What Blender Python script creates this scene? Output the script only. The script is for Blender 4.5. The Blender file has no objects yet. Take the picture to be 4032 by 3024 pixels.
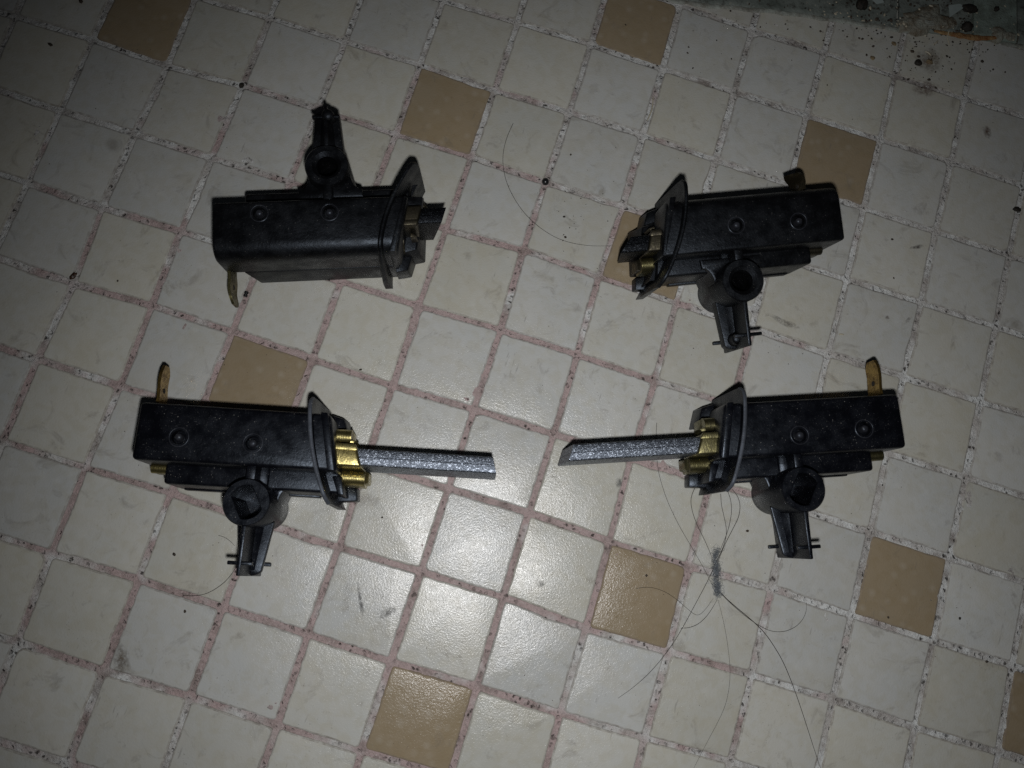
import bpy, bmesh, math, random
import numpy as np
from mathutils import Matrix, Vector, noise

MM = 0.001
sc = bpy.context.scene
col = sc.collection
random.seed(11)
rng = np.random.default_rng(5)

# ------------------------------------------------------------------ camera, world, light, exposure
cam_right = Vector((0.95371291, 0.29422189, 0.06217047))
cam_down = Vector((0.30058611, -0.93883429, -0.16804212))
cam_fwd = Vector((0.0089261, 0.17895152, -0.9838174))
cam_pos = Vector((31.795858, -131.979144, 233.252985)) * MM
cd = bpy.data.cameras.new("phone_camera")
cd.sensor_fit = 'HORIZONTAL'; cd.sensor_width = 36.0
cd.lens = 36.0 * 3100.0 / 4032.0
cd.clip_start = 0.005; cd.clip_end = 20.0
cam = bpy.data.objects.new("phone_camera", cd); col.objects.link(cam)
cam.matrix_world = Matrix(((cam_right.x, -cam_down.x, -cam_fwd.x, cam_pos.x),
                           (cam_right.y, -cam_down.y, -cam_fwd.y, cam_pos.y),
                           (cam_right.z, -cam_down.z, -cam_fwd.z, cam_pos.z),
                           (0, 0, 0, 1)))
sc.camera = cam

world = bpy.data.worlds.new("World"); sc.world = world; world.use_nodes = True
bg = world.node_tree.nodes["Background"]
bg.inputs["Color"].default_value = (0.75, 0.85, 1.0, 1)
bg.inputs["Strength"].default_value = 0.008

ld = bpy.data.lights.new("phone_flash", 'SPOT')
ld.energy = 1.45
ld.color = (0.995, 0.99, 0.99)
ld.shadow_soft_size = 0.004
ld.spot_size = math.radians(105); ld.spot_blend = 1.0
flash = bpy.data.objects.new("phone_flash", ld); col.objects.link(flash)
fp = cam_pos + cam_down * 0.0180 + cam_right * 0.0035
flash.location = fp
aim = Vector((61.0, -116.0, 0.0)) * MM
flash.rotation_euler = (aim - fp).to_track_quat('-Z', 'Y').to_euler()

vs = sc.view_settings
vs.view_transform = 'Standard'; vs.look = 'None'; vs.exposure = 0.0; vs.gamma = 1.0
vs.use_curve_mapping = False
sc.cycles.use_denoising = False
sc.cycles.max_bounces = 6

# ------------------------------------------------------------------ node helpers / materials
def new_mat(name):
    m = bpy.data.materials.new(name); m.use_nodes = True
    nt = m.node_tree
    return m, nt, nt.nodes["Principled BSDF"]

def N(nt, kind, **kw):
    n = nt.nodes.new(kind)
    for k, v in kw.items():
        if k in n.inputs: n.inputs[k].default_value = v
        else: setattr(n, k, v)
    return n

def math_node(nt, op, a, b=None, clamp=False):
    n = nt.nodes.new("ShaderNodeMath"); n.operation = op; n.use_clamp = clamp
    for i, v in enumerate((a, b)):
        if v is None: continue
        if isinstance(v, (int, float)): n.inputs[i].default_value = v
        else: nt.links.new(v, n.inputs[i])
    return n.outputs[0]

def mix(nt, fac, a, b, blend='MIX'):
    n = nt.nodes.new("ShaderNodeMix"); n.data_type = 'RGBA'; n.blend_type = blend
    for key, v in ((0, fac), (6, a), (7, b)):
        if isinstance(v, (int, float)): n.inputs[key].default_value = v
        elif isinstance(v, tuple): n.inputs[key].default_value = (*v, 1) if len(v) == 3 else v
        else: nt.links.new(v, n.inputs[key])
    return n.outputs[2]

def ramp(nt, val, lo, hi, a=0.0, b=1.0):
    n = nt.nodes.new("ShaderNodeMapRange"); n.clamp = True
    nt.links.new(val, n.inputs[0])
    for i, v in zip((1, 2, 3, 4), (lo, hi, a, b)): n.inputs[i].default_value = v
    return n.outputs[0]

def coords_mm(nt, mode='world', off=None):
    """position in millimetres"""
    if mode == 'world':
        o = nt.nodes.new("ShaderNodeNewGeometry").outputs["Position"]
    else:
        o = nt.nodes.new("ShaderNodeTexCoord").outputs["Object"]
    s = nt.nodes.new("ShaderNodeVectorMath"); s.operation = 'SCALE'
    nt.links.new(o, s.inputs[0]); s.inputs["Scale"].default_value = 1000.0
    out = s.outputs[0]
    if off is not None:
        a = nt.nodes.new("ShaderNodeVectorMath"); a.operation = 'ADD'
        nt.links.new(out, a.inputs[0]); nt.links.new(off, a.inputs[1]); out = a.outputs[0]
    return out

def tex_noise(nt, vec, scale, detail=3.0, rough=0.55, dist=0.0):
    n = nt.nodes.new("ShaderNodeTexNoise")
    n.inputs["Scale"].default_value = scale; n.inputs["Detail"].default_value = detail
    n.inputs["Roughness"].default_value = rough; n.inputs["Distortion"].default_value = dist
    nt.links.new(vec, n.inputs["Vector"]); return n.outputs["Fac"]

def tex_voro(nt, vec, scale, feature='F1', rand=1.0):
    n = nt.nodes.new("ShaderNodeTexVoronoi"); n.feature = feature
    n.inputs["Scale"].default_value = scale; n.inputs["Randomness"].default_value = rand
    nt.links.new(vec, n.inputs["Vector"]); return n

def bump(nt, bsdf, h, dist_mm, strength=1.0):
    b = nt.nodes.new("ShaderNodeBump"); b.inputs["Strength"].default_value = strength
    b.inputs["Distance"].default_value = dist_mm * MM
    nt.links.new(h, b.inputs["Height"]); nt.links.new(b.outputs[0], bsdf.inputs["Normal"])

def stretched(nt, vec, sx, sy, sz):
    m = nt.nodes.new("ShaderNodeVectorMath"); m.operation = 'MULTIPLY'
    nt.links.new(vec, m.inputs[0]); m.inputs[1].default_value = (sx, sy, sz); return m.outputs[0]

def make_tile_mat():
    m, nt, b = new_mat("glazed_tile")
    oi = nt.nodes.new("ShaderNodeObjectInfo")
    sepr = nt.nodes.new("ShaderNodeCombineXYZ")
    r100 = math_node(nt, 'MULTIPLY', oi.outputs["Random"], 173.0)
    nt.links.new(r100, sepr.inputs[2])
    v = coords_mm(nt, 'world', sepr.outputs[0])
    big = tex_noise(nt, v, 0.07, 3, 0.55)
    med = tex_noise(nt, v, 0.32, 3, 0.5, 0.6)
    base = oi.outputs["Color"]
    c = mix(nt, ramp(nt, big, 0.35, 0.65, 0.0, 0.55), base, mix(nt, 1.0, base, (0.93, 0.97, 1.02), 'MULTIPLY'))
    c = mix(nt, ramp(nt, med, 0.36, 0.56, 0.30, 0.0), c, mix(nt, 1.0, base, (0.84, 0.80, 0.68), 'MULTIPLY'))
    edge = tex_noise(nt, v, 0.055, 3, 0.6)
    c = mix(nt, ramp(nt, edge, 0.50, 0.66, 0.0, 0.25), c, mix(nt, 1.0, base, (0.90, 0.85, 0.72), 'MULTIPLY'))
    # milky blotches in the glaze
    vo = tex_voro(nt, v, 0.23)
    milk = ramp(nt, vo.outputs["Distance"], 0.05, 0.34, 0.20, 0.0)
    c = mix(nt, milk, c, mix(nt, 0.5, base, (0.66, 0.67, 0.64)))
    # scuffs and grime smudges
    sm = tex_noise(nt, v, 0.11, 5, 0.7, 1.2)
    c = mix(nt, ramp(nt, sm, 0.57, 0.75, 0.0, 0.50), c, (0.17, 0.15, 0.125))
    fine = tex_noise(nt, v, 1.9, 4, 0.7)
    gate = ramp(nt, tex_noise(nt, v, 0.09, 2, 0.5), 0.48, 0.62)
    dots = math_node(nt, 'MULTIPLY', ramp(nt, fine, 0.63, 0.72, 0.0, 0.75), gate)
    c = mix(nt, dots, c, (0.10, 0.085, 0.07))
    # thin dark scratches
    sv = stretched(nt, v, 0.8, 0.12, 1.0)
    sn = tex_noise(nt, sv, 1.3, 2, 0.5)
    scg = math_node(nt, 'MULTIPLY', ramp(nt, sn, 0.70, 0.74, 0.0, 0.35), gate)
    c = mix(nt, scg, c, (0.14, 0.13, 0.12))
    nt.links.new(c, b.inputs["Base Color"])
    ro = ramp(nt, tex_noise(nt, v, 0.5, 3), 0.3, 0.7, 0.17, 0.27)
    nt.links.new(ro, b.inputs["Roughness"])
    b.inputs["Specular IOR Level"].default_value = 0.40
    h = math_node(nt, 'ADD', tex_noise(nt, v, 1.8, 3, 0.65), math_node(nt, 'MULTIPLY', tex_noise(nt, v, 0.22, 2), 0.4))
    bump(nt, b, h, 0.085)
    return m

def make_edge_mat():
    m, nt, b = new_mat("grimy_tile_edge")
    oi = nt.nodes.new("ShaderNodeObjectInfo"); v = coords_mm(nt, 'world')
    c = mix(nt, ramp(nt, tex_noise(nt, v, 0.5, 4, 0.7), 0.35, 0.65, 0.08, 0.65), oi.outputs["Color"], (0.16, 0.135, 0.115))
    nt.links.new(c, b.inputs["Base Color"]); b.inputs["Roughness"].default_value = 0.8
    b.inputs["Specular IOR Level"].default_value = 0.12
    return m

def make_grout_mat():
    m, nt, b = new_mat("old_grout")
    v = coords_mm(nt, 'world')
    sep = nt.nodes.new("ShaderNodeSeparateXYZ"); nt.links.new(v, sep.inputs[0])
    # re-grouted pink in the middle of the floor, old whitish grout towards the edges
    dist = nt.nodes.new("ShaderNodeVectorMath"); dist.operation = 'DISTANCE'
    nt.links.new(v, dist.inputs[0]); dist.inputs[1].default_value = (5.0, -120.0, 0.0)
    far = math_node(nt, 'MULTIPLY', math_node(nt, 'SUBTRACT', dist.outputs["Value"], 88.0), 1 / 120.0)
    lowp = tex_noise(nt, v, 0.040, 3, 0.65)
    pm = math_node(nt, 'ADD', far, math_node(nt, 'MULTIPLY', math_node(nt, 'SUBTRACT', lowp, 0.5), 3.4))
    white_f = ramp(nt, pm, -0.06, 0.30)
    pink = mix(nt, ramp(nt, tex_noise(nt, v, 0.20, 3), 0.35, 0.65), (0.49, 0.375, 0.365), (0.43, 0.345, 0.335))
    white = mix(nt, ramp(nt, tex_noise(nt, v, 0.15, 3), 0.38, 0.62), (0.71, 0.73, 0.72), (0.50, 0.48, 0.455))
    c = mix(nt, white_f, pink, white)
    dirt = tex_noise(nt, v, 0.13, 5, 0.70)
    c = mix(nt, ramp(nt, dirt, 0.50, 0.70, 0.0, 0.75), c, (0.19, 0.155, 0.135))
    gr = tex_noise(nt, v, 1.6, 4, 0.7)
    c = mix(nt, ramp(nt, gr, 0.53, 0.68, 0.0, 0.55), c, (0.24, 0.205, 0.19))
    c = mix(nt, ramp(nt, gr, 0.30, 0.42, 0.6, 0.0), c, (0.64, 0.61, 0.58))
    # sand grains and pits: more of them in the old whitish joints
    wv = nt.nodes.new("ShaderNodeTexNoise"); wv.inputs["Scale"].default_value = 0.8; wv.inputs["Detail"].default_value = 3.0
    nt.links.new(v, wv.inputs["Vector"])
    wm = nt.nodes.new("ShaderNodeVectorMath"); wm.operation = 'SCALE'; nt.links.new(wv.outputs["Color"], wm.inputs[0]); wm.inputs["Scale"].default_value = 2.2
    wa = nt.nodes.new("ShaderNodeVectorMath"); wa.operation = 'ADD'; nt.links.new(v, wa.inputs[0]); nt.links.new(wm.outputs[0], wa.inputs[1])
    vo = tex_voro(nt, wa.outputs[0], 0.55)
    keep = ramp(nt, tex_noise(nt, v, 0.10, 2), 0.47, 0.60)
    pits = math_node(nt, 'MULTIPLY', ramp(nt, vo.outputs["Distance"], 0.16, 0.30, 0.9, 0.0), keep)
    c = mix(nt, pits, c, (0.055, 0.045, 0.04))
    vo2 = tex_voro(nt, wa.outputs[0], 1.5)
    few = ramp(nt, tex_noise(nt, v, 0.33, 3, 0.6), 0.50, 0.62)
    c = mix(nt, math_node(nt, 'MULTIPLY', ramp(nt, vo2.outputs["Distance"], 0.06, 0.20, 0.8, 0.0), few), c, (0.05, 0.045, 0.04))
    nt.links.new(c, b.inputs["Base Color"])
    b.inputs["Roughness"].default_value = 0.75
    b.inputs["Specular IOR Level"].default_value = 0.3
    h = math_node(nt, 'ADD', tex_noise(nt, v, 1.1, 5, 0.7), math_node(nt, 'MULTIPLY', ramp(nt, vo.outputs["Distance"], 0.1, 0.35), 0.7))
    bump(nt, b, h, 0.8)
    return m

def make_plastic(name, tint, rough, dust, wear):
    m, nt, b = new_mat(name)
    v = coords_mm(nt, 'object')
    fine = tex_noise(nt, v, 2.6, 3, 0.7)
    blot = tex_noise(nt, v, 0.22, 4, 0.65)
    c = mix(nt, ramp(nt, blot, 0.42, 0.66, 0.0, 0.8), tint, tuple(t * 1.7 + 0.0015 for t in tint))
    du = math_node(nt, 'MULTIPLY', ramp(nt, fine, 0.62, 0.72), ramp(nt, blot, 0.40, 0.62, 0.15, 1.0))
    c = mix(nt, math_node(nt, 'MULTIPLY', du, dust), c, (0.20, 0.20, 0.20))
    vo = tex_voro(nt, v, 0.85)
    sp = math_node(nt, 'MULTIPLY', ramp(nt, vo.outputs["Distance"], 0.07, 0.12, 0.8, 0.0), ramp(nt, blot, 0.47, 0.56))
    c = mix(nt, math_node(nt, 'MULTIPLY', sp, dust), c, (0.42, 0.41, 0.38))
    nt.links.new(c, b.inputs["Base Color"])
    ro = ramp(nt, blot, 0.35, 0.65, rough - 0.07, rough + 0.12)
    nt.links.new(ro, b.inputs["Roughness"])
    b.inputs["Specular IOR Level"].default_value = 0.36
    b.inputs["Specular Tint"].default_value = (0.72, 0.84, 1.0, 1)
    bump(nt, b, math_node(nt, 'ADD', tex_noise(nt, v, 1.5, 4, 0.7), math_node(nt, 'MULTIPLY', tex_noise(nt, v, 0.3, 2), 0.8)), wear)
    return m

def make_brass(name, base, dark, amount, rough):
    m, nt, b = new_mat(name)
    v = coords_mm(nt, 'object')
    ox = tex_noise(nt, v, 0.45, 5, 0.7)
    f = ramp(nt, ox, 0.62 - amount, 0.86 - amount)
    c = mix(nt, f, base, dark)
    c = mix(nt, ramp(nt, tex_noise(nt, v, 2.4, 3, 0.7), 0.60, 0.70, 0.0, 0.6), c, (0.05, 0.04, 0.02))
    nt.links.new(c, b.inputs["Base Color"])
    b.inputs["Metallic"].default_value = 0.95
    nt.links.new(ramp(nt, ox, 0.35, 0.65, rough - 0.06, rough + 0.16), b.inputs["Roughness"])
    sv = stretched(nt, v, 3.0, 0.5, 0.5)
    bump(nt, b, math_node(nt, 'ADD', tex_noise(nt, v, 1.2, 4, 0.7), tex_noise(nt, sv, 1.0, 2)), 0.06)
    return m

def make_carbon(name, k):
    m, nt, b = new_mat(name)
    v = coords_mm(nt, 'object')
    vs_ = stretched(nt, v, 0.75, 1.0, 1.0)
    g = tex_noise(nt, vs_, 3.2, 4, 0.75)
    fl = tex_voro(nt, vs_, 3.8)
    flake = nt.nodes.new("ShaderNodeSeparateColor"); nt.links.new(fl.outputs["Color"], flake.inputs[0])
    c = mix(nt, ramp(nt, g, 0.35, 0.65), (0.032 * k, 0.037 * k, 0.047 * k), (0.17 * k, 0.195 * k, 0.235 * k))
    c = mix(nt, ramp(nt, flake.outputs[0], 0.72, 0.95, 0.0, 0.85), c, (0.46 * k, 0.515 * k, 0.60 * k))
    nt.links.new(c, b.inputs["Base Color"])
    b.inputs["Metallic"].default_value = 0.95
    b.inputs["Roughness"].default_value = 0.42
    bump(nt, b, math_node(nt, 'ADD', g, math_node(nt, 'MULTIPLY', flake.outputs[1], 0.35)), 0.10)
    return m

def make_plain(name, a, c2, scale, rough, bump_mm=0.05, bscale=1.5, spec=0.4):
    m, nt, b = new_mat(name)
    v = coords_mm(nt, 'world')
    c = mix(nt, ramp(nt, tex_noise(nt, v, scale, 4, 0.65), 0.35, 0.65), a, c2)
    nt.links.new(c, b.inputs["Base Color"]); b.inputs["Roughness"].default_value = rough
    b.inputs["Specular IOR Level"].default_value = spec
    bump(nt, b, tex_noise(nt, v, bscale, 4, 0.65), bump_mm)
    return m

def make_sill():
    m, nt, b = new_mat("grimy_sill")
    v = coords_mm(nt, 'world')
    n1 = tex_noise(nt, v, 0.07, 5, 0.65, 0.5)
    n2 = tex_noise(nt, v, 0.5, 4, 0.7)
    c = mix(nt, ramp(nt, n1, 0.36, 0.62), (0.10, 0.118, 0.105), (0.20, 0.225, 0.205))
    c = mix(nt, ramp(nt, n2, 0.52, 0.68, 0.0, 0.85), c, (0.045, 0.042, 0.035))
    c = mix(nt, ramp(nt, n2, 0.30, 0.36, 0.5, 0.0), c, (0.34, 0.31, 0.25))
    nt.links.new(c, b.inputs["Base Color"]); b.inputs["Roughness"].default_value = 0.55
    bump(nt, b, n2, 0.35)
    return m

M = dict(
    tile=make_tile_mat(), tile_edge=make_edge_mat(), grout=make_grout_mat(),
    plastic=make_plastic("black_plastic", (0.0022, 0.0024, 0.0038), 0.34, 0.45, 0.05),
    plastic_dull=make_plastic("worn_black_plastic", (0.0022, 0.0022, 0.0025), 0.40, 0.22, 0.09),
    brass=make_brass("brass", (0.40, 0.335, 0.135), (0.15, 0.13, 0.06), 0.20, 0.30),
    brass_dull=make_brass("tarnished_brass", (0.20, 0.18, 0.085), (0.09, 0.082, 0.048), 0.20, 0.36),
    brass_tab=make_brass("browned_brass", (0.42, 0.28, 0.085), (0.15, 0.088, 0.03), 0.20, 0.28),
    brass_old=make_brass("dull_old_brass", (0.085, 0.076, 0.052), (0.035, 0.031, 0.025), 0.20, 0.40),
    plastic_rim=make_plastic("rubbed_highlit_plastic", (0.045, 0.050, 0.060), 0.38, 0.9, 0.08),  # rubbed flange rim, with its edge highlight also put into the lighter grey
    plastic_pin=make_plastic("lit_grey_pin", (0.016, 0.017, 0.021), 0.34, 0.6, 0.05),  # light on the pin tops is put into this lighter grey
    brass_dark=make_brass("blackened_brass", (0.085, 0.07, 0.042), (0.035, 0.03, 0.02), 0.22, 0.42),
    carbon=make_carbon("graphite", 1.0), carbon_dull=make_carbon("sooty_graphite", 0.10),
    hair=make_plain("hair", (0.012, 0.010, 0.009), (0.03, 0.022, 0.018), 0.3, 0.4, 0.0),
    lint=make_plain("lint", (0.17, 0.19, 0.21), (0.08, 0.088, 0.098), 0.8, 0.9, 0.02),
    crumb=make_plain("soot_crumb", (0.010, 0.009, 0.007), (0.03, 0.024, 0.018), 0.9, 0.65, 0.25, 2.5),
    speck=make_plain("dark_speck", (0.02, 0.018, 0.014), (0.07, 0.05, 0.035), 0.3, 0.7, 0.05),
    seed=make_plain("brown_husk", (0.06, 0.028, 0.015), (0.025, 0.012, 0.008), 0.8, 0.4, 0.1),
    bead=make_plain("black_rubber", (0.010, 0.010, 0.011), (0.014, 0.014, 0.015), 0.8, 0.28, 0.02, 1.5, 0.6),
    sill=make_sill(),
    sill_pale=make_plain("pale_green_panel", (0.25, 0.31, 0.275), (0.15, 0.175, 0.15), 0.22, 0.5, 0.3),
    sealant=make_plain("old_sealant", (0.34, 0.37, 0.335), (0.17, 0.165, 0.14), 0.30, 0.5, 0.5, 0.8),
    sealant_brown=make_plain("stained_sealant", (0.30, 0.31, 0.265), (0.13, 0.10, 0.065), 0.30, 0.5, 0.9, 0.7),
    rust=make_plain("rust_stain", (0.20, 0.075, 0.022), (0.36, 0.24, 0.11), 0.26, 0.65, 0.8, 1.0),
    flake=make_plain("paint_flake", (0.36, 0.42, 0.40), (0.30, 0.35, 0.34), 0.3, 0.5, 0.05),
    straw=make_plain("straw", (0.52, 0.48, 0.38), (0.42, 0.38, 0.28), 0.5, 0.6, 0.05),
    wax=make_plain("yellow_crumb", (0.30, 0.23, 0.12), (0.16, 0.115, 0.075), 1.2, 0.7, 0.5),
)

# ------------------------------------------------------------------ mesh helpers
def link_mesh(name, verts, faces, mat, parent=None, smooth=30, loc=None):
    """verts in millimetres"""
    me = bpy.data.meshes.new(name)
    me.from_pydata([(v[0] * MM, v[1] * MM, v[2] * MM) for v in verts], [], faces)
    bm = bmesh.new(); bm.from_mesh(me)
    bmesh.ops.recalc_face_normals(bm, faces=bm.faces); bm.to_mesh(me); bm.free()
    return finish(name, me, mat, parent, smooth, loc)

def finish(name, me, mat, parent=None, smooth=30, loc=None):
    me.materials.clear(); me.materials.append(M[mat] if isinstance(mat, str) else mat)
    if smooth:
        me.shade_smooth(); me.set_sharp_from_angle(angle=math.radians(smooth))
    o = bpy.data.objects.new(name, me); col.objects.link(o)
    if parent is not None: o.parent = parent
    if loc is not None: o.location = Vector(loc) * MM
    return o

def tag(o, label=None, cat=None, group=None, kind=None):
    if label: o["label"] = label
    if cat: o["category"] = cat
    if group: o["group"] = group
    if kind: o["kind"] = kind
    return o

ZS = 1.12      # heights below are laid out for a 21 mm tall holder; the real one is a little taller
class Part:
    """collects closed shapes (millimetres) into one bmesh; sy mirrors across the long axis"""
    def __init__(s, sy=1): s.bm = bmesh.new(); s.sy = sy
    def _add(s, bm2):
        me = bpy.data.meshes.new("tmp"); bm2.to_mesh(me); bm2.free()
        s.bm.from_mesh(me); bpy.data.meshes.remove(me)
    def hexa(s, c, r=0.5, seg=2, special=None):
        """c: 8 corners: bottom loop 4 then top loop 4"""
        b = bmesh.new(); v = [b.verts.new(p) for p in c]
        for f in ((3, 2, 1, 0), (4, 5, 6, 7), (0, 1, 5, 4), (1, 2, 6, 5), (2, 3, 7, 6), (3, 0, 4, 7)):
            b.faces.new([v[i] for i in f])
        bmesh.ops.recalc_face_normals(b, faces=b.faces)
        if special:
            (i, j), rr, sg = special
            e = b.edges.get((v[i], v[j]))
            bmesh.ops.bevel(b, geom=[e], offset=rr, segments=sg, profile=0.5, affect='EDGES')
        if r > 0:
            es = [e for e in b.edges if len(e.link_faces) == 2 and e.calc_face_angle(0) > math.radians(25)]
            bmesh.ops.bevel(b, geom=es, offset=r, segments=seg, profile=0.5, affect='EDGES', clamp_overlap=True)
        s._add(b); return s
    def box(s, x0, x1, y0, y1, z0, z1, r=0.4, seg=2, **k):
        fx0 = x0 if callable(x0) else (lambda y: x0); fx1 = x1 if callable(x1) else (lambda y: x1)
        return s.hexa([(fx0(y0), y0, z0), (fx1(y0), y0, z0), (fx1(y1), y1, z0), (fx0(y1), y1, z0),
                       (fx0(y0), y0, z1), (fx1(y0), y0, z1), (fx1(y1), y1, z1), (fx0(y1), y1, z1)], r, seg, **k)
    def prism(s, poly, z0, z1, r=0.0, seg=2):
        b = bmesh.new(); lo = [b.verts.new((x, y, z0)) for x, y in poly]; hi = [b.verts.new((x, y, z1)) for x, y in poly]
        n = len(poly); b.faces.new(lo[::-1]); top = b.faces.new(hi)
        for i in range(n): b.faces.new((lo[i], lo[(i + 1) % n], hi[(i + 1) % n], hi[i]))
        bmesh.ops.recalc_face_normals(b, faces=b.faces)
        if r > 0: bmesh.ops.bevel(b, geom=list(top.edges), offset=r, segments=seg, profile=0.5, affect='EDGES')
        s._add(b); return s
    def rod(s, p0, p1, r0, r1=None, seg=16, dome=False):
        """capped cylinder between two points, optional rounded far end"""
        r1 = r0 if r1 is None else r1
        p0, p1 = Vector(p0), Vector(p1); d = (p1 - p0).normalized()
        a = d.orthogonal().normalized(); c = d.cross(a)
        rings = [(p0, r0), (p1, r1)]
        if dome:
            rings = [(p0, r0)] + [(p1 + d * r1 * 0.6 * math.sin(t), r1 * math.cos(t)) for t in (0, .4, .8, 1.2)]
        b = bmesh.new(); vv = []
        for p, r in rings:
            vv.append([b.verts.new(p + a * r * math.cos(2 * math.pi * i / seg) + c * r * math.sin(2 * math.pi * i / seg)) for i in range(seg)])
        for k in range(len(vv) - 1):
            for i in range(seg): b.faces.new((vv[k][i], vv[k][(i + 1) % seg], vv[k + 1][(i + 1) % seg], vv[k + 1][i]))
        b.faces.new(vv[0][::-1]); b.faces.new(vv[-1])
        bmesh.ops.recalc_face_normals(b, faces=b.faces); s._add(b); return s
    def tube(s, cx, cy, z0, z1, r_out, hole, chamfer=0.5, floor=None, n=56):
        """upright tube with a hole given as radius(theta)"""
        b = bmesh.new(); th = [2 * math.pi * i / n for i in range(n)]
        def ring(rf, z): return [b.verts.new((cx + rf(t) * math.cos(t), cy + rf(t) * math.sin(t), z)) for t in th]
        ro = lambda t: r_out
        prof = [(lambda t: r_out * 0.985, z0), (ro, z0 + 0.4), (ro, z1 - 0.35), (lambda t: r_out - 0.3, z1),
                (lambda t: hole(t) + chamfer, z1), (hole, z1 - chamfer * 0.8)]
        if floor is not None:
            prof += [(hole, floor), (lambda t: hole(t) * 0.62, floor - 0.2), (lambda t: hole(t) * 0.62, z0)]
        else:
            prof += [(hole, z0)]
        R = [ring(f, z) for f, z in prof]
        R.append(R[0])
        for k in range(len(R) - 1):
            for i in range(n): b.faces.new((R[k][i], R[k][(i + 1) % n], R[k + 1][(i + 1) % n], R[k + 1][i]))
        bmesh.ops.recalc_face_normals(b, faces=b.faces); s._add(b); return s
    def grid_solid(s, front, back):
        """two equal grids of points (front and back skins) closed along the rim"""
        b = bmesh.new(); A = [[b.verts.new(p) for p in row] for row in front]; B = [[b.verts.new(p) for p in row] for row in back]
        h, w = len(A), len(A[0])
        for i in range(h - 1):
            for j in range(w - 1):
                b.faces.new((A[i][j], A[i][j + 1], A[i + 1][j + 1], A[i + 1][j]))
                b.faces.new((B[i][j], B[i + 1][j], B[i + 1][j + 1], B[i][j + 1]))
        rim = [(0, j) for j in range(w)] + [(i, w - 1) for i in range(1, h)] + [(h - 1, j) for j in range(w - 2, -1, -1)] + [(i, 0) for i in range(h - 2, 0, -1)]
        for k in range(len(rim)):
            (i, j), (i2, j2) = rim[k], rim[(k + 1) % len(rim)]
            b.faces.new((A[i][j], B[i][j], B[i2][j2], A[i2][j2]))
        bmesh.ops.recalc_face_normals(b, faces=b.faces); s._add(b); return s
    def carve(s, cutters):
        """subtract upright cylinders (x, y, z0, z1, r) from what has been built so far"""
        me = bpy.data.meshes.new("tmp"); s.bm.to_mesh(me); s.bm.free()
        o = bpy.data.objects.new("tmp", me); col.objects.link(o)
        cp = Part()
        for (x, y, z0, z1, r) in cutters: cp.rod((x, y, z0), (x, y, z1), r * 0.86, r, 24)
        cm = bpy.data.meshes.new("tmpc"); cp.bm.to_mesh(cm); cp.bm.free()
        co = bpy.data.objects.new("tmpc", cm); col.objects.link(co)
        md = o.modifiers.new("cut", 'BOOLEAN'); md.operation = 'DIFFERENCE'; md.object = co; md.solver = 'EXACT'
        dg = bpy.context.evaluated_depsgraph_get(); dg.update()
        res = bpy.data.meshes.new_from_object(o.evaluated_get(dg))
        s.bm = bmesh.new(); s.bm.from_mesh(res)
        for ob in (o, co): bpy.data.objects.remove(ob)
        for m_ in (me, cm, res): bpy.data.meshes.remove(m_)
        return s
    def jitter(s, amp, scale, seed):
        for v in s.bm.verts:
            n_ = noise.noise_vector(Vector(v.co) * scale + Vector((seed, seed * 1.7, -seed)))
            v.co += n_ * amp
        return s
    def build(s, name, mat, parent, smooth=32, label=None, zs=1.0):
        for v in s.bm.verts: v.co = Vector((v.co.x * MM, v.co.y * s.sy * MM, v.co.z * zs * MM))
        if s.sy < 0: bmesh.ops.reverse_faces(s.bm, faces=s.bm.faces)
        me = bpy.data.meshes.new(name); s.bm.to_mesh(me); s.bm.free()
        o = finish(name, me, mat, parent, smooth)
        if label: o["label"] = label
        return o

def spline(pts, n):
    """Catmull-Rom through 3-D points, n samples a span"""
    P = [Vector(p) for p in pts]; P = [P[0] * 2 - P[1]] + P + [P[-1] * 2 - P[-2]]
    out = []
    for i in range(1, len(P) - 2):
        a, b, c, d = P[i - 1:i + 3]
        for k in range(n):
            t = k / n
            out.append(0.5 * ((2 * b) + (c - a) * t + (2 * a - 5 * b + 4 * c - d) * t * t + (3 * b - a - 3 * c + d) * t ** 3))
    out.append(P[-2]); return out

def tube_geo(path, rad, seg=5, verts=None, faces=None, flat=1.0):
    verts = [] if verts is None else verts; faces = [] if faces is None else faces
    base = len(verts); n = len(path)
    for i, p in enumerate(path):
        d = (path[min(i + 1, n - 1)] - path[max(i - 1, 0)]).normalized()
        a = d.cross(Vector((0, 0, 1)))
        a = a.normalized() if a.length > 1e-6 else Vector((1, 0, 0))
        c = a.cross(d); r = rad(i / (n - 1)) if callable(rad) else rad
        for k in range(seg):
            t = 2 * math.pi * k / seg
            verts.append(tuple(p + a * r * math.cos(t) + c * r * flat * math.sin(t)))
    for i in range(n - 1):
        for k in range(seg):
            faces.append((base + i * seg + k, base + i * seg + (k + 1) % seg, base + (i + 1) * seg + (k + 1) % seg, base + (i + 1) * seg + k))
    faces.append(tuple(base + k for k in range(seg))[::-1]); faces.append(tuple(base + (n - 1) * seg + k for k in range(seg)))
    return verts, faces

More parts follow.
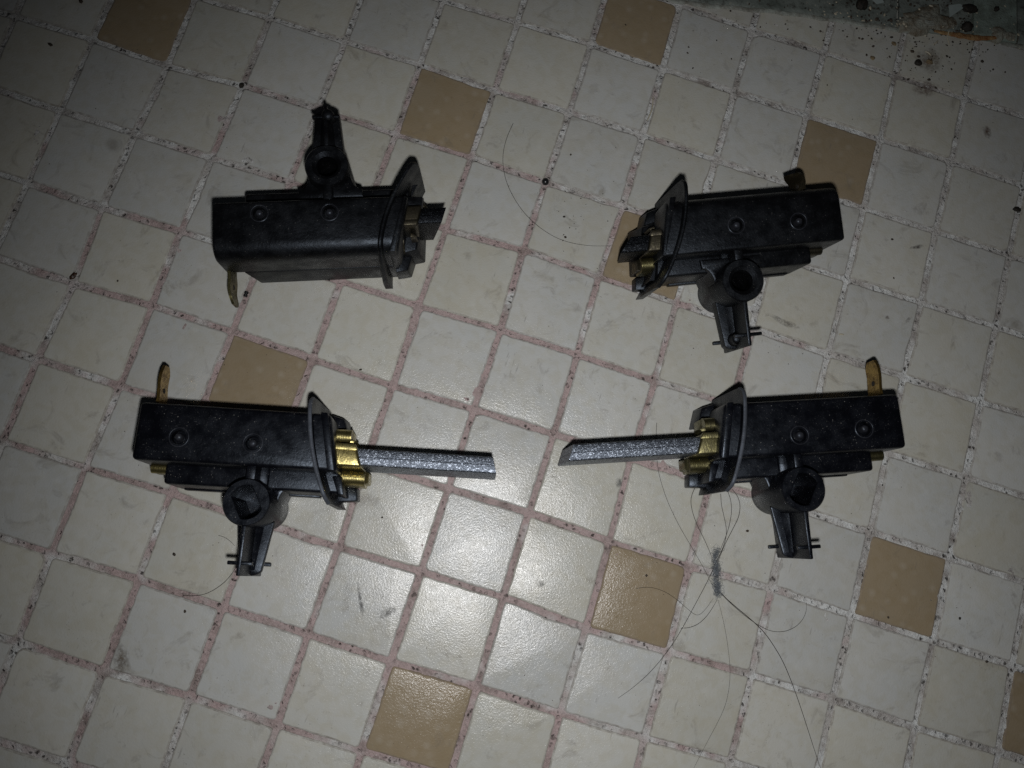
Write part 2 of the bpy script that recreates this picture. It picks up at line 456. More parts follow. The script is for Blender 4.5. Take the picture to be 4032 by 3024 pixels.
# ------------------------------------------------------------------ floor: grout bed and mosaic tiles
PITCH = 25.0
I0, I1, J0, J1 = -8, 10, -6, 11
NODE = {(0, 0): (0.21, 0.17), (1, 0): (0.44, 0.91), (2, 0): (0.16, 1.17), (0, 1): (0.18, 0.93), (1, 1): (-0.03, 0.42), (2, 1): (0.53, 0.57), (1, 2): (-0.12, 1.94), (0, 4): (0.15, -0.84), (1, 4): (0.21, -0.13), (1, 5): (0.22, -0.02), (2, 5): (-0.08, 0.28), (0, 6): (0.5, -0.2), (1, 6): (0.08, 0.06), (2, 6): (-0.07, 0.22), (1, 7): (-0.22, -0.69), (-5, 1): (0.6, 0.16), (-4, 1): (0.73, -0.59), (-3, 1): (-0.26, 0.75), (-5, 2): (0.86, -0.46), (-4, 2): (-0.05, -0.2), (-3, 2): (-0.61, -0.23), (-5, 3): (0.62, -0.31), (-4, 3): (-0.48, -0.72), (-3, 3): (-0.89, -0.39), (-4, 4): (0.6, -0.4), (-3, 4): (-0.47, 0.39), (-2, 4): (-0.42, 0.22), (-4, 5): (-0.49, 0.11), (3, 5): (0.01, -0.61), (4, 5): (-0.5, -0.44), (5, 5): (-0.26, 0.51), (6, 5): (-0.17, -0.02), (3, 6): (0.26, -1.23), (4, 6): (-0.01, -0.59), (5, 6): (0.05, 0.09), (6, 6): (-0.28, 0.41), (4, 7): (-0.31, -0.05), (5, 7): (-0.24, 0.74), (3, -2): (0.02, -0.93), (4, -2): (0.21, -0.5), (5, -2): (0.11, -0.76), (6, -2): (-0.47, -0.9), (3, -1): (-0.13, 0.53), (4, -1): (-0.23, 0.42), (5, -1): (0.41, 0.3), (6, -1): (-0.13, 0.53)}
node = {}
for i in range(I0, I1 + 1):
    for j in range(J0, J1 + 1):
        o = NODE.get((i, j))
        if o is None:
            near = [(1 / ((i - a) ** 2 + (j - b) ** 2) ** 1.5, v) for (a, b), v in NODE.items() if abs(i - a) + abs(j - b) <= 2]
            wsum = sum(w for w, _ in near) + 0.35
            o = (sum(w * v[0] for w, v in near) / wsum + random.gauss(0, 0.22), sum(w * v[1] for w, v in near) / wsum + random.gauss(0, 0.22))
        node[i, j] = (i * PITCH + o[0], -j * PITCH + o[1])

def fbm(x, y, scale, seed, octaves=3):
    v = 0.0; a = 1.0
    for k in range(octaves):
        v += a * noise.noise(Vector((x * scale, y * scale, seed + 7.3 * k))); scale *= 2.1; a *= 0.5
    return v

# grout bed: fine relief along the joints only, flat sheet under the tiles
def build_floor():
    step = 0.55
    xs = np.arange((I0) * PITCH, (I1) * PITCH + 1e-6, step); ys = np.arange(-J1 * PITCH, -J0 * PITCH + 1e-6, step)
    X, Y = np.meshgrid(xs, ys)
    dx = np.abs((X / PITCH) - np.round(X / PITCH)) * PITCH; dy = np.abs((Y / PITCH) - np.round(Y / PITCH)) * PITCH
    near = (np.minimum(dx, dy) < 3.4)
    def smooth_noise(cell, seed):
        r = np.random.default_rng(seed)
        gx = int((xs[-1] - xs[0]) / cell) + 3; gy = int((ys[-1] - ys[0]) / cell) + 3
        G = r.standard_normal((gy, gx))
        fx = (X - xs[0]) / cell; fy = (Y - ys[0]) / cell
        ix = fx.astype(int); iy = fy.astype(int); tx = fx - ix; ty = fy - iy
        tx = tx * tx * (3 - 2 * tx); ty = ty * ty * (3 - 2 * ty)
        return (G[iy, ix] * (1 - tx) + G[iy, ix + 1] * tx) * (1 - ty) + (G[iy + 1, ix] * (1 - tx) + G[iy + 1, ix + 1] * tx) * ty
    Z = -0.36 + 0.07 * smooth_noise(9.0, 1) + 0.09 * smooth_noise(3.4, 2) + 0.08 * smooth_noise(1.7, 3) + 0.06 * smooth_noise(0.9, 4)
    Z = np.minimum(Z, -0.03)
    h, w = X.shape
    idx = np.arange(h * w).reshape(h, w)
    q = np.stack([idx[:-1, :-1], idx[:-1, 1:], idx[1:, 1:], idx[1:, :-1]], -1).reshape(-1, 4)
    keep = near[:-1, :-1] | near[1:, 1:] | near[:-1, 1:] | near[1:, :-1]
    q = q[keep.reshape(-1)]
    used = np.unique(q); remap = np.full(h * w, -1); remap[used] = np.arange(len(used)); q = remap[q]
    V = np.stack([X.ravel()[used], Y.ravel()[used], Z.ravel()[used]], -1) * MM
    # flat backing sheet underneath
    bx0, bx1, by0, by1 = -0.45, 0.5, -0.5, 0.42
    n0 = len(V); V = np.vstack([V, [[bx0, by0, -0.0032], [bx1, by0, -0.0032], [bx1, by1, -0.0032], [bx0, by1, -0.0032]]])
    q = np.vstack([q, [[n0, n0 + 1, n0 + 2, n0 + 3]]])
    me = bpy.data.meshes.new("floor")
    me.vertices.add(len(V)); me.vertices.foreach_set("co", V.ravel().astype(np.float32))
    me.loops.add(q.size); me.loops.foreach_set("vertex_index", q.ravel().astype(np.int32))
    me.polygons.add(len(q)); me.polygons.foreach_set("loop_start", np.arange(0, q.size, 4, dtype=np.int32))
    me.update(calc_edges=True); me.validate()
    o = finish("floor", me, "grout", None, 0)
    me.shade_smooth()
    return tag(o, "pale mosaic floor with worn pinkish grout joints", "floor", kind="structure")
floor = build_floor()

TAN = {(-5, 0), (1, -2), (-1, 0), (4, -1), (2, 1), (-2, 4), (3, 5), (6, 4), (1, 7), (8, 5)}
CLIPPED = {(3, -2): (0, 3.6), (-1, 5): (1, 2.4), (-3, 8): (0, 2.6)}       # corner index, extra corner cut
def build_tile(i, j):
    c = [node[i, j], node[i + 1, j], node[i + 1, j + 1], node[i, j + 1]]      # clockwise seen from above
    cx = sum(p[0] for p in c) / 4; cy = sum(p[1] for p in c) / 4
    seed = i * 13.7 + j * 5.3
    gap = [random.uniform(0.66, 1.02) for _ in range(4)]                      # half joint on each side
    # inset corners along both adjacent sides
    ins = []
    for k in range(4):
        p = Vector(c[k]); prev = Vector(c[k - 1]); nxt = Vector(c[(k + 1) % 4])
        d1 = (nxt - p).normalized(); d0 = (prev - p).normalized()
        ins.append(p + d1 * gap[k - 1] + d0 * gap[k])
    out = []
    for k in range(4):
        p = ins[k]; prev = ins[k - 1]; nxt = ins[(k + 1) % 4]
        r = random.uniform(0.55, 1.25)
        if random.random() < 0.07: r = random.uniform(1.6, 2.4)
        if (i, j) in CLIPPED and CLIPPED[i, j][0] == k: r = CLIPPED[i, j][1]
        a = p + (prev - p).normalized() * r; b = p + (nxt - p).normalized() * r
        for t in (0.0, 0.33, 0.67, 1.0):
            q = a.lerp(p, t).lerp(p.lerp(b, t), t); out.append(q)
        nb = nxt + (p - nxt).normalized() * 1.3
        for s in range(1, 15):
            out.append(b.lerp(nb, s / 15.0))
    n = len(out); ctr = Vector((cx, cy))
    wob = []
    chip = random.random() < 0.35; ca = random.randrange(n); cw = random.uniform(1.2, 2.5)
    for k, p in enumerate(out):
        d = (p - ctr).normalized()
        w = 0.17 * fbm(p.x, p.y, 0.33, seed) + 0.09 * fbm(p.x, p.y, 1.2, seed + 3)
        if chip: w -= 0.42 * math.exp(-((min(abs(k - ca), n - abs(k - ca))) / cw) ** 2)
        wob.append(p + d * w)
    tilt = Vector((random.gauss(0, 0.0022), random.gauss(0, 0.0022))); dz = random.gauss(0, 0.05)
    verts = []; faces = []
    prof = ((0.0, -2.6), (0.0, -0.32), (0.05, -0.15), (0.18, -0.04), (0.5, 0.0))
    for ins_, z in prof:
        for p in wob:
            q = p - (p - ctr).normalized() * ins_ * 1.15
            verts.append((q.x - cx, q.y - cy, z + (dz + tilt.dot(q - ctr) if z > -2 else 0)))
    for l in range(len(prof) - 1):
        for k in range(n):
            faces.append((l * n + k, (l + 1) * n + k, (l + 1) * n + (k + 1) % n, l * n + (k + 1) % n))
    faces.append(tuple((len(prof) - 1) * n + k for k in range(n))[::-1])
    o = link_mesh("tile", verts, faces, "tile", floor, 40, (cx, cy, 0))
    o.data.materials.append(M["tile_edge"])
    for p in o.data.polygons:
        if len(p.vertices) == 4: p.material_index = 1
    if (i, j) in TAN:
        v = random.uniform(0.92, 1.08)
        o.color = (0.285 * v, 0.228 * v, 0.152 * v, 1)
        o["label"] = "tan glazed mosaic tile"
    else:
        v = random.uniform(0.93, 1.06); t = random.random()
        warm = (0.482, 0.475, 0.425); cool = (0.478, 0.480, 0.456); pale = (0.490, 0.486, 0.446)
        b = warm if t < 0.4 else cool if t < 0.7 else pale
        o.color = (b[0] * v, b[1] * v, b[2] * v, 1)

# only tiles the photograph shows, with one course beyond the frame
def in_view(x, y):
    p = Vector((x, y, 0)) * MM - cam_pos
    w = p.dot(cam_fwd)
    u = 3100 * p.dot(cam_right) / w + 2016; v = 3100 * p.dot(cam_down) / w + 1512
    return -420 < u < 4450 and -420 < v < 3450
for j in range(J0, J1):
    for i in range(I0, I1):
        if in_view((i + .5) * PITCH, -(j + .5) * PITCH): build_tile(i, j)

# ------------------------------------------------------------------ grimy sill strip in the far corner
BEAD = [(20.0, 47.5), (37.2, 50.3), (46.2, 50.6), (55.4, 52.0), (73.1, 56.4), (85.0, 59.2), (97.9, 61.6), (106.5, 63.3), (117.9, 65.3), (124.9, 66.6), (131.8, 68.0), (138.7, 69.5), (145.8, 70.8), (152.8, 72.2), (159.7, 73.8), (167.0, 74.6), (181.3, 76.3), (200, 79), (225, 83)]
def sill_y(x):
    for (a, b), (c, d) in zip(BEAD, BEAD[1:]):
        if a <= x <= c: return b + (d - b) * (x - a) / (c - a)
    return BEAD[-1][1]
sill = bpy.data.objects.new("door_sill", None); col.objects.link(sill); sill.location = Vector((110, 75, 0)) * MM
tag(sill, "grimy grey-green sill strip along the cut tile edge, top right", "sill")
def sill_panel(x0, x1, top, name, mat, back=70):
    n = max(6, int((x1 - x0) / 2.2)); m = 22; verts = []; faces = []
    for a in range(n + 1):
        x = x0 + (x1 - x0) * a / n; y0 = sill_y(x) + 0.2
        for b in range(m + 1):
            t = (b / m) ** 1.5
            z = top + 0.22 * fbm(x, y0 + back * t, 0.35, 3.1) - (0.5 if b == 0 else 0)
            skew = 0.20 * back * t * -1
            verts.append((x + skew - 110, y0 + back * t - 75, z))
    top_n = len(verts)
    verts += [(v[0], v[1], -0.9) for v in verts[:]]
    W = m + 1
    for a in range(n):
        for b in range(m):
            f = (a * W + b, (a + 1) * W + b, (a + 1) * W + b + 1, a * W + b + 1)
            faces.append(f); faces.append(tuple(top_n + q for q in f[::-1]))
    rim = [a * W for a in range(n + 1)] + [n * W + b for b in range(1, W)] + [a * W + m for a in range(n - 1, -1, -1)] + [b for b in range(m - 1, 0, -1)]
    for k in range(len(rim)):
        p, q = rim[k], rim[(k + 1) % len(rim)]
        faces.append((q, p, top_n + p, top_n + q))
    return link_mesh(name, verts, faces, mat, sill, 45)
sill_panel(20, 121.6, 0.75, "panel", "sill")
sill_panel(122.2, 147.0, 1.05, "panel", "sill")
pp = sill_panel(147.6, 162.2, 1.45, "panel", "sill_pale"); pp["label"] = "pale green panel"
sill_panel(163.2, 225, 0.70, "panel", "sill")
def bead_part(x0, x1, r, z, name, mat, off=0.0):
    pts = [(x - 110, sill_y(x) - 75 + off + 0.25 * math.sin(x * 0.5), z) for x in np.linspace(x0, x1, max(4, int((x1 - x0) / 4)))]
    path = spline(pts, 4)
    v, f = tube_geo(path, lambda t: r * (0.82 + 0.35 * noise.noise(Vector((t * 9, x0, 0))) + 0.35 * noise.noise(Vector((t * 47, x0, 3)))), 10, flat=0.5)
    return link_mesh(name, v, f, mat, sill, 60)
bead_part(22, 126, 1.05, 0.2, "sealant_bead", "sealant")
bead_part(158, 224, 1.0, 0.25, "sealant_bead", "sealant")
# smeared lump of sealant with swirls
def blob(name, cx, cy, rx, ry, h, mat, parent, seed, rot=0.0, z0=0.0, rough=0.22, base=(110, 75), nu=30, nv=9):
    verts = [(cx - base[0], cy - base[1], z0 + h)]; faces = []
    for a in range(1, nv + 1):
        t = a / nv
        for k in range(nu):
            th = 2 * math.pi * k / nu
            rr = t * (1 + rough * fbm(math.cos(th), math.sin(th), 1.3, seed))
            x = rx * rr * math.cos(th); y = ry * rr * math.sin(th)
            x, y = x * math.cos(rot) - y * math.sin(rot), x * math.sin(rot) + y * math.cos(rot)
            z = z0 + h * (1 - t ** 2.2) + h * 0.22 * fbm(x + cx, y + cy, 0.9, seed) * (1 - t)
            verts.append((cx + x - base[0], cy + y - base[1], z if a < nv else z0 - 0.6))
    for k in range(nu): faces.append((0, 1 + k, 1 + (k + 1) % nu))
    for a in range(nv - 1):
        for k in range(nu):
            p = 1 + a * nu
            faces.append((p + k, p + nu + k, p + nu + (k + 1) % nu, p + (k + 1) % nu))
    faces.append(tuple(1 + (nv - 1) * nu + k for k in range(nu)))
    return link_mesh(name, verts, faces, mat, parent, 60)
l1 = blob("sealant_lump", 130.0, 71.6, 9.5, 5.4, 1.3, "sealant_brown", sill, 4.0, 0.35, 0.8, rough=0.55)
for k, (r, w) in enumerate(((2.6, 0.30), (1.7, 0.34), (3.5, 0.24))):
    pts = [(130.6 - 130 + r * math.cos(a) + 20.2, (72.0 + r * 0.55 * math.sin(a)) - 75, 2.2 - 0.14 * r) for a in np.linspace(3.4 - 0.2 * k, 6.6 + 0.15 * k, 8)]
    v, f = tube_geo(spline(pts, 4), lambda t, w=w: w * (0.25 + math.sin(math.pi * t)), 6, flat=0.7)
    so = link_mesh("swirl", v, f, "sealant", l1, 60)
l2 = blob("sealant_lump", 156.5, 75.4, 5.6, 3.0, 1.2, "sealant_brown", sill, 9.0, 0.25, 0.9, rough=0.55)
RUST = [(134.0, 69.0), (138.2, 69.5), (142.5, 70.2), (146.9, 70.9), (151.2, 72.1), (155.6, 73.9)]
v, f = tube_geo(spline([(x - 110, y - 75, 1.15 + 0.25 * k / 5) for k, (x, y) in enumerate(RUST)], 5), lambda t: (0.3 + 0.8 * math.sin(math.pi * min(1, t * 0.8 + 0.12)) * (0.6 + 0.7 * t)) * (1 + 0.45 * noise.noise(Vector((t * 11, 2.0, 0)))), 10, flat=0.4)
rs = link_mesh("rust_streak", v, f, "rust", sill, 60); rs["label"] = "orange rust-stained streak of sealant"

# ------------------------------------------------------------------ brush holders
def flange_x(y, c): return 13.6 + c * max(0.0, 29.5 - y) ** 2

def make_holder(name, label, origin, yaw, roll, sy, P):
    """local frame: x towards the carbon brush, y (before mirroring) towards the terminal, origin on the mounting tube's axis"""
    ex = Vector((math.cos(yaw), math.sin(yaw), 0)); ey0 = Vector((-ex.y, ex.x, 0)) * sy; up = Vector((0, 0, 1))
    ez = up * math.cos(roll) + ey0 * math.sin(roll); ey = ey0 * math.cos(roll) - up * math.sin(roll)
    eyl = ey * sy
    root = bpy.data.objects.new(name, None); col.objects.link(root)
    O = Vector(origin) * MM
    root.matrix_world = Matrix(((ex.x, eyl.x, ez.x, O.x), (ex.y, eyl.y, ez.y, O.y), (ex.z, eyl.z, ez.z, O.z), (0, 0, 0, 1)))
    tag(root, label, "brush holder", "washing machine motor brush holders")
    pm, bmn, bt = P["plastic"], P["brass"], P["tab"]
    zfl = lambda y: (y * math.tan(roll) + 0.08) / ZS      # where the floor is, in local height
    zb = zfl(25.0) if roll > 0 else zfl(4.0); bz = max(zfl(6.2), zfl(-6.2)); old = P["old"]; fc = P["fc"]; zt = 21.0
    xf = lambda y: 19.0 + (25.0 - y) * 0.215
    y0, y1 = P["y0"], P["y1"]
    # --- body: main channel, lower half, side ledge
    b = Part(sy)
    if old:
        b.box(-31.5, xf, y0, y1, 8.5, zt, 0.9, 3, special=((6, 7), 4.2, 6))
    else:
        b.box(-30.9, xf, y0, y1, 8.5, zt, 1.15, 3)
    b.carve([(px, py, zt - 1.3, zt + 1.0, P["pr"]) for px, py in P["pins"]])
    b.hexa([(-24.0, y0 + .6, zfl(y0)), (17.5, y0 + .6, zfl(y0)), (17.5, y1 + .4, zfl(y1)), (-24.0, y1 + .4, zfl(y1)),
            (-26.5, y0 + .6, 9.2), (18.5, y0 + .6, 9.2), (18.2, y1 + .1, 9.2), (-26.5, y1 + .1, 9.2)], 0.5, 2)
    b.hexa([(-24.6, 4.2, zb), (21.8, 4.2, zb), (21.4, 12, zb), (-24.6, 12, zb),
            (-24.6, 4.2, 14.2), (22.6, 4.2, 14.2), (21.6, 12, 14.2), (-24.6, 12, 14.2)], 0.9, 3)
    # thin moulding line low on the ledge and slightly proud front collar
    b.box(-22.5, 15.5, 3.75, 6, zb + 0.6, zb + 3.2, 0.3, 2)
    b.box(lambda y: flange_x(y, fc) + 2.6, lambda y: xf(y) - 0.7, y0 + 0.2, y1 + 0.25, 7.5, zt + 0.28, 0.35, 2)
    b.box(lambda y: flange_x(y, fc) + 2.6, lambda y: xf(y) + 0.1, 3.9, 9.0, zb, 14.5, 0.4, 2)
    # stops under the front edge
    b.hexa([(20, 2.8, zb), (26.4, 3.4, zb), (26.0, 7.0, zb), (20, 7.4, zb), (20, 2.8, zb + 4), (26.0, 3.4, zb + 3.6), (25.6, 7.0, zb + 3.6), (20, 7.4, zb + 4)], 0.35, 2)
    b.hexa([(17, 21, zb), (23.2, 20.6, zb), (21.2, 26.5, zb), (17, 27, zb), (17, 21, zb + 7), (22.4, 20.6, zb + 6), (20.4, 26.2, zb + 6), (17, 27, zb + 7)], 0.4, 2)
    if old:      # stepped nose around the worn brush
        b.hexa([(17, 7.4, zb), (26.6, 8.0, zb), (25.6, 22, zb), (17, 23.4, zb), (17, 7.8, 9.4), (26.0, 8.2, 9.0), (23.4, 21.0, 9.0), (17, 22.6, 9.4)], 0.5, 2)
        if not P["lowbar"]: b.hexa([(17, 6.6, zb), (26.8, 7.0, zb), (26.4, 11.0, zb), (17, 11.2, zb), (17, 7.0, 15.6), (26.2, 7.4, 14.8), (25.8, 11.0, 14.8), (17, 11.2, 15.6)], 0.5, 2)
    body = b.build("body", pm, root, zs=ZS)
    # --- curved flange plate
    fl = Part(sy); fy0, fy1 = P["fl"]; F = []; Bk = []
    ny, nz = 22, 9
    ftop = 22.6
    for a in range(ny + 1):
        y = fy0 + (fy1 - fy0) * a / ny
        e = min(1.0, min(y - fy0, fy1 - y) / 3.2)
        e2 = math.sqrt(max(0.0, 1 - (1 - e) ** 2))
        zt_ = ftop - P["fdrop"] * (1 - e2) - P["fslope"] * max(0.0, (y - 24.0) / 6.0) ** 1.5
        zb_ = zfl(y) + 0.1 + 1.5 * (1 - e2)
        rowF = []; rowB = []
        for k in range(nz + 1):
            t = k / nz; z = zb_ + (zt_ - zb_) * t
            th = 0.75 - 0.28 * max(0.0, (t - 0.86) / 0.14) ** 2 + 0.5 * (1 - t) * (1 - e2 * 0.4)
            x = flange_x(y, fc) + P["flean"] * (1 - t)
            rowF.append((x + th, y, z)); rowB.append((x - th * 0.8, y, z))
        F.append(rowF); Bk.append(rowB)
    fl.grid_solid(F, Bk)
    flange = fl.build("flange", pm, root, 50, zs=ZS)
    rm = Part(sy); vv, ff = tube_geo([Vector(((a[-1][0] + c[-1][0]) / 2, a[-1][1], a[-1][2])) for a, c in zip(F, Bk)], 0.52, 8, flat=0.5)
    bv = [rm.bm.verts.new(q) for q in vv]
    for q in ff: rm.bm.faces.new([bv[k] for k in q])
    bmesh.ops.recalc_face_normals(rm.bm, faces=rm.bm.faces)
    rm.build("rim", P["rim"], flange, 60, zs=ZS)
    # --- mounting tube
    tb = Part(sy)
    if old:
        tb.tube(0, 0, bz, zt, 6.1, lambda t: P["hole"], 1.1, None)
    else:
        t0 = P["slot"]
        tb.tube(0, 0, bz, zt, 6.15, lambda t: min(4.35, 2.9 / max(1e-3, abs(math.cos(t - t0)))), 0.18, None)
        tb.rod((0, 0, bz), (0, 0, 8.0), 4.4, None, 24)
    tube = tb.build("mounting_tube", pm, root, 40, zs=ZS)
    # web and rib that join tube and body
    wb = Part(sy)
    R = 2.6
    left = [(-6.0 - 3.2 * (1 - math.cos(a)) * 0.9, 2.2 + 3.4 * math.sin(a)) for a in np.linspace(0, math.pi / 2, 6)]
    right = [(6.0 + 3.2 * (1 - math.cos(a)), 0.5 + 5.0 * math.sin(a)) for a in np.linspace(0, math.pi / 2, 6)]
    poly = [(-5.9, 0.5)] + left + [(-8.5, 7.5), (9.2, 7.5)] + right[::-1] + [(5.9, -0.5), (4.6, -2.5), (4.6, 3.0), (-4.6, 3.0), (-4.6, -0.8)]
    wb.prism([(-5.95, 0.0)] + left + [(-8.5, 8.0), (9.5, 8.0)] + right[::-1] + [(5.95, 0.0), (4.9, 3.6), (2.5, 5.6), (-2.5, 5.6), (-4.9, 3.6)], bz + 1.5, P["webz"], 0.5, 2)
    wb.box(-1.35, 1.15, 5.3, y0 + 0.9, 9, P["ribz"], 0.45, 2)
    wb.hexa([(1.0, 5.2, 9), (4.4, 4.2, 9), (4.4, 9.8, 9), (1.0, 9.8, 9), (1.0, 5.2, 15.4), (3.2, 4.8, 14.6), (3.2, 9.8, 14.6), (1.0, 9.8, 15.4)], 0.4, 2)
    wb.build("web", pm, root, zs=ZS)
    # --- arm: upright fin, flat tapered plate, cross bars, rounded tip
    ar = Part(sy); az = max(zfl(-4.0), zfl(-18.7)) + 0.1
    ar.hexa([(-0.55, -18.7, az), (0.55, -18.7, az), (0.75, -5.2, az), (-0.75, -5.2, az),
             (-0.5, -18.6, 20.2), (0.5, -18.6, 20.2), (0.62, -5.2, 20.6), (-0.62, -5.2, 20.6)], 0.28, 2)
    pw, pt = P["pw"]
    pl = [(-pw, -4.0), (-pt, -16.6)] + [(-pt * math.cos(a), -16.8 - 1.8 * math.sin(a)) for a in np.linspace(0.2, math.pi - 0.2, 8)] + [(pt, -16.6), (pw, -4.0)]
    ar.prism(pl, P["plz"][0], P["plz"][1], 0.5, 2)
    for q in (-1, 1):          # gently sloping fillets beside the fin
        ar.hexa([(0, -17.2, P["plz"][1] - .4), (q * pt * .55, -17.0, P["plz"][1] - .4), (q * pw * .6, -4.6, P["plz"][1] - .4), (0, -4.6, P["plz"][1] - .4),
                 (0, -17.0, P["plz"][1] + .9), (q * .5, -17.0, P["plz"][1] + .9), (q * .6, -4.6, P["plz"][1] + 1.6), (0, -4.6, P["plz"][1] + 1.6)], 0.15, 1)
    arm = ar.build("arm", pm, root, zs=ZS)
    bw = P["bar"]
    for zc in (19.4, az + 0.9)[:2 if P["lowbar"] else 1]:
        cb = Part(sy); cb.box(-bw, bw, -15.9, -14.9, zc - 0.7, zc + 0.55, 0.25, 2)
        cb.build("cross_bar", pm, arm, zs=ZS)
    if old:
        tp = Part(sy); tp.rod((0.6, -15.6, P["plz"][1] - 1), (0.6, -15.6, P["plz"][1] + 2.2), 2.2, 1.7, 20, True)
        tp.build("tip_stud", pm, arm, zs=ZS)
    # --- rivet pins standing in their pits
    for px, py in P["pins"]:
        p = Part(sy); p.rod((px, py, zt - 2.2), (px, py, zt + 0.25), P["pr"] * 0.56, P["pr"] * 0.50, 18, True)
        p.tube(px, py, zt - 0.3, zt + 0.12, P["pr"] * 1.42, lambda t: P["pr"] * 1.18, 0.1, None, 32)
        p.build("pin", P["pinm"], root, 60, zs=ZS)
    # --- brass guide: centre channel and two rolled springs
    g = Part(sy)
    e0, e1 = P["guide"]                       # end at y=17.4, end at y=11.2
    g.hexa([(14, 11.3, 5), (e1, 11.3, 5), (e0, 17.3, 5), (14, 17.3, 5), (14, 11.3, 17.9), (e1, 11.3, 17.9), (e0, 17.3, 17.9), (14, 17.3, 17.9)], 0.7, 3)
    g.hexa([(14, 15.6, 17.2), (e1 - 1.2, 15.6, 17.2), (e0, 17.5, 17.2), (14, 17.5, 17.2), (14, 15.7, 18.25), (e1 - 1.3, 15.7, 18.25), (e0 - .1, 17.4, 18.25), (14, 17.4, 18.25)], 0.25, 2)
    guide = g.build("brush_guide", bmn, root, 40, zs=ZS)
    s1 = Part(sy)
    e2 = e0 - (4.2 if old else 2.0)
    s1.rod((12, 20.0, 12.6), (e2, 20.0, 12.6), 2.15, None, 22)
    s1.box(12, e2, 17.9, 22.1, 5, 12.6, 0.3, 2)
    s1.build("spring_roll", P["roll"], guide, 40, zs=ZS)
    s2 = Part(sy)
    s2.rod((12, 9.1, 10.4), (e1 + 0.4, 9.1, 10.4), 2.1, None, 22)
    s2.box(12, e1 + 0.4, 7.0, 11.2, 4.6, 10.4, 0.3, 2)
    s2.build("spring_roll", P["roll"], guide, 40, zs=ZS)
    clip = Part(sy)
    clip.hexa([(e0 - 2.2, 18.2, 9.5), (e0 - 0.6, 18.1, 9.5), (e0 - 0.2, 19.0, 9.5), (e0 - 2.2, 19.4, 9.5), (e0 - 2.2, 18.2, 14.6), (e0 - .9, 18.1, 14.2), (e0 - 0.5, 19.0, 14.2), (e0 - 2.2, 19.4, 14.6)], 0.2, 2)
    clip.hexa([(e1 + 0.2, 7.6, 5), (e1 + 1.5, 8.0, 5), (e1 + 1.4, 11.0, 5), (e1 + 0.2, 11.2, 5), (e1 + .2, 7.6, 10.8), (e1 + 1.2, 8.0, 9.8), (e1 + 1.2, 11.0, 9.8), (e1 + .2, 11.2, 10.8)], 0.25, 2)
    clip.build("clip", bmn, guide, zs=ZS)
    nub = Part(sy); nub.rod((-29.2, 8.6, 11.0), (-22, 8.6, 11.0), 1.5, None, 18); nub.box(-29.2, -22, 7.3, 9.9, 6.5, 11.0, 0.3, 2)
    nub.build("spring_end", bmn, root, 40, zs=ZS)
    # --- carbon brush
    cb = Part(sy); by0, by1 = 11.85, 16.45; t0, t1 = P["tip"]; bz0, bz1 = 4.4, 17.0
    lo = P["tiplow"]; gr = (by0 + by1) / 2
    for ya, yb, oe in ((by0, gr - 0.035, (5, 4)), (gr + 0.035, by1, (6, 7))):
        f = lambda y: t1 + (t0 - t1) * (y - by0) / (by1 - by0)
        cb.hexa([(16, ya, bz0), (f(ya) + lo, ya, bz0), (f(yb) + lo, yb, bz0), (16, yb, bz0), (16, ya, bz1), (f(ya), ya, bz1), (f(yb), yb, bz1), (16, yb, bz1)], 0.05, 1, special=(oe, 0.42, 2))
    cb.build("carbon_brush", P["carbon"], root, 30, zs=ZS)
    # --- terminal tab: upright brass plate with a kink and a hole
    tabp = Part(sy); tx = P["tabx"]; tz0, tz1 = P["tabz"]; F = []; Bk = []
    ys = np.linspace(y1 - 1.5, P["tabend"], 15)
    for y in ys:
        u = (y - y1) / (P["tabend"] - y1)
        bend = P["tabbend"] * max(0, u) ** 2 + 0.16 * math.sin(max(0, u) * 8.0)
        nar = 1.3 * max(0.0, (u - 0.8) / 0.2) ** 1.4
        tw = P["tabtwist"] * max(0, u)
        rF = []; rB = []
        for t in np.linspace(0, 1, 5):
            z = tz0 + nar + (tz1 - tz0 - 2 * nar) * t
            x = tx + bend + tw * (t - 0.5)
            rF.append((x + 0.4, y, z)); rB.append((x - 0.4, y, z))
        F.append(rF); Bk.append(rB)
    tabp.grid_solid(F, Bk)
    tab = tabp.build("terminal_tab", bt, root, 35, zs=ZS)
    hy = y1 + (P["tabend"] - y1) * 0.42; hz = (tz0 + tz1) / 2
    hp = Part(sy)
    hx = tx + P["tabbend"] * 0.42 ** 2 + 0.16 * math.sin(0.42 * 8)
    hp.rod((hx - 0.5, hy, hz), (hx + 0.5, hy, hz), 0.75, None, 16)
    hp.build("hole", "crumb", tab, zs=ZS)
    return root

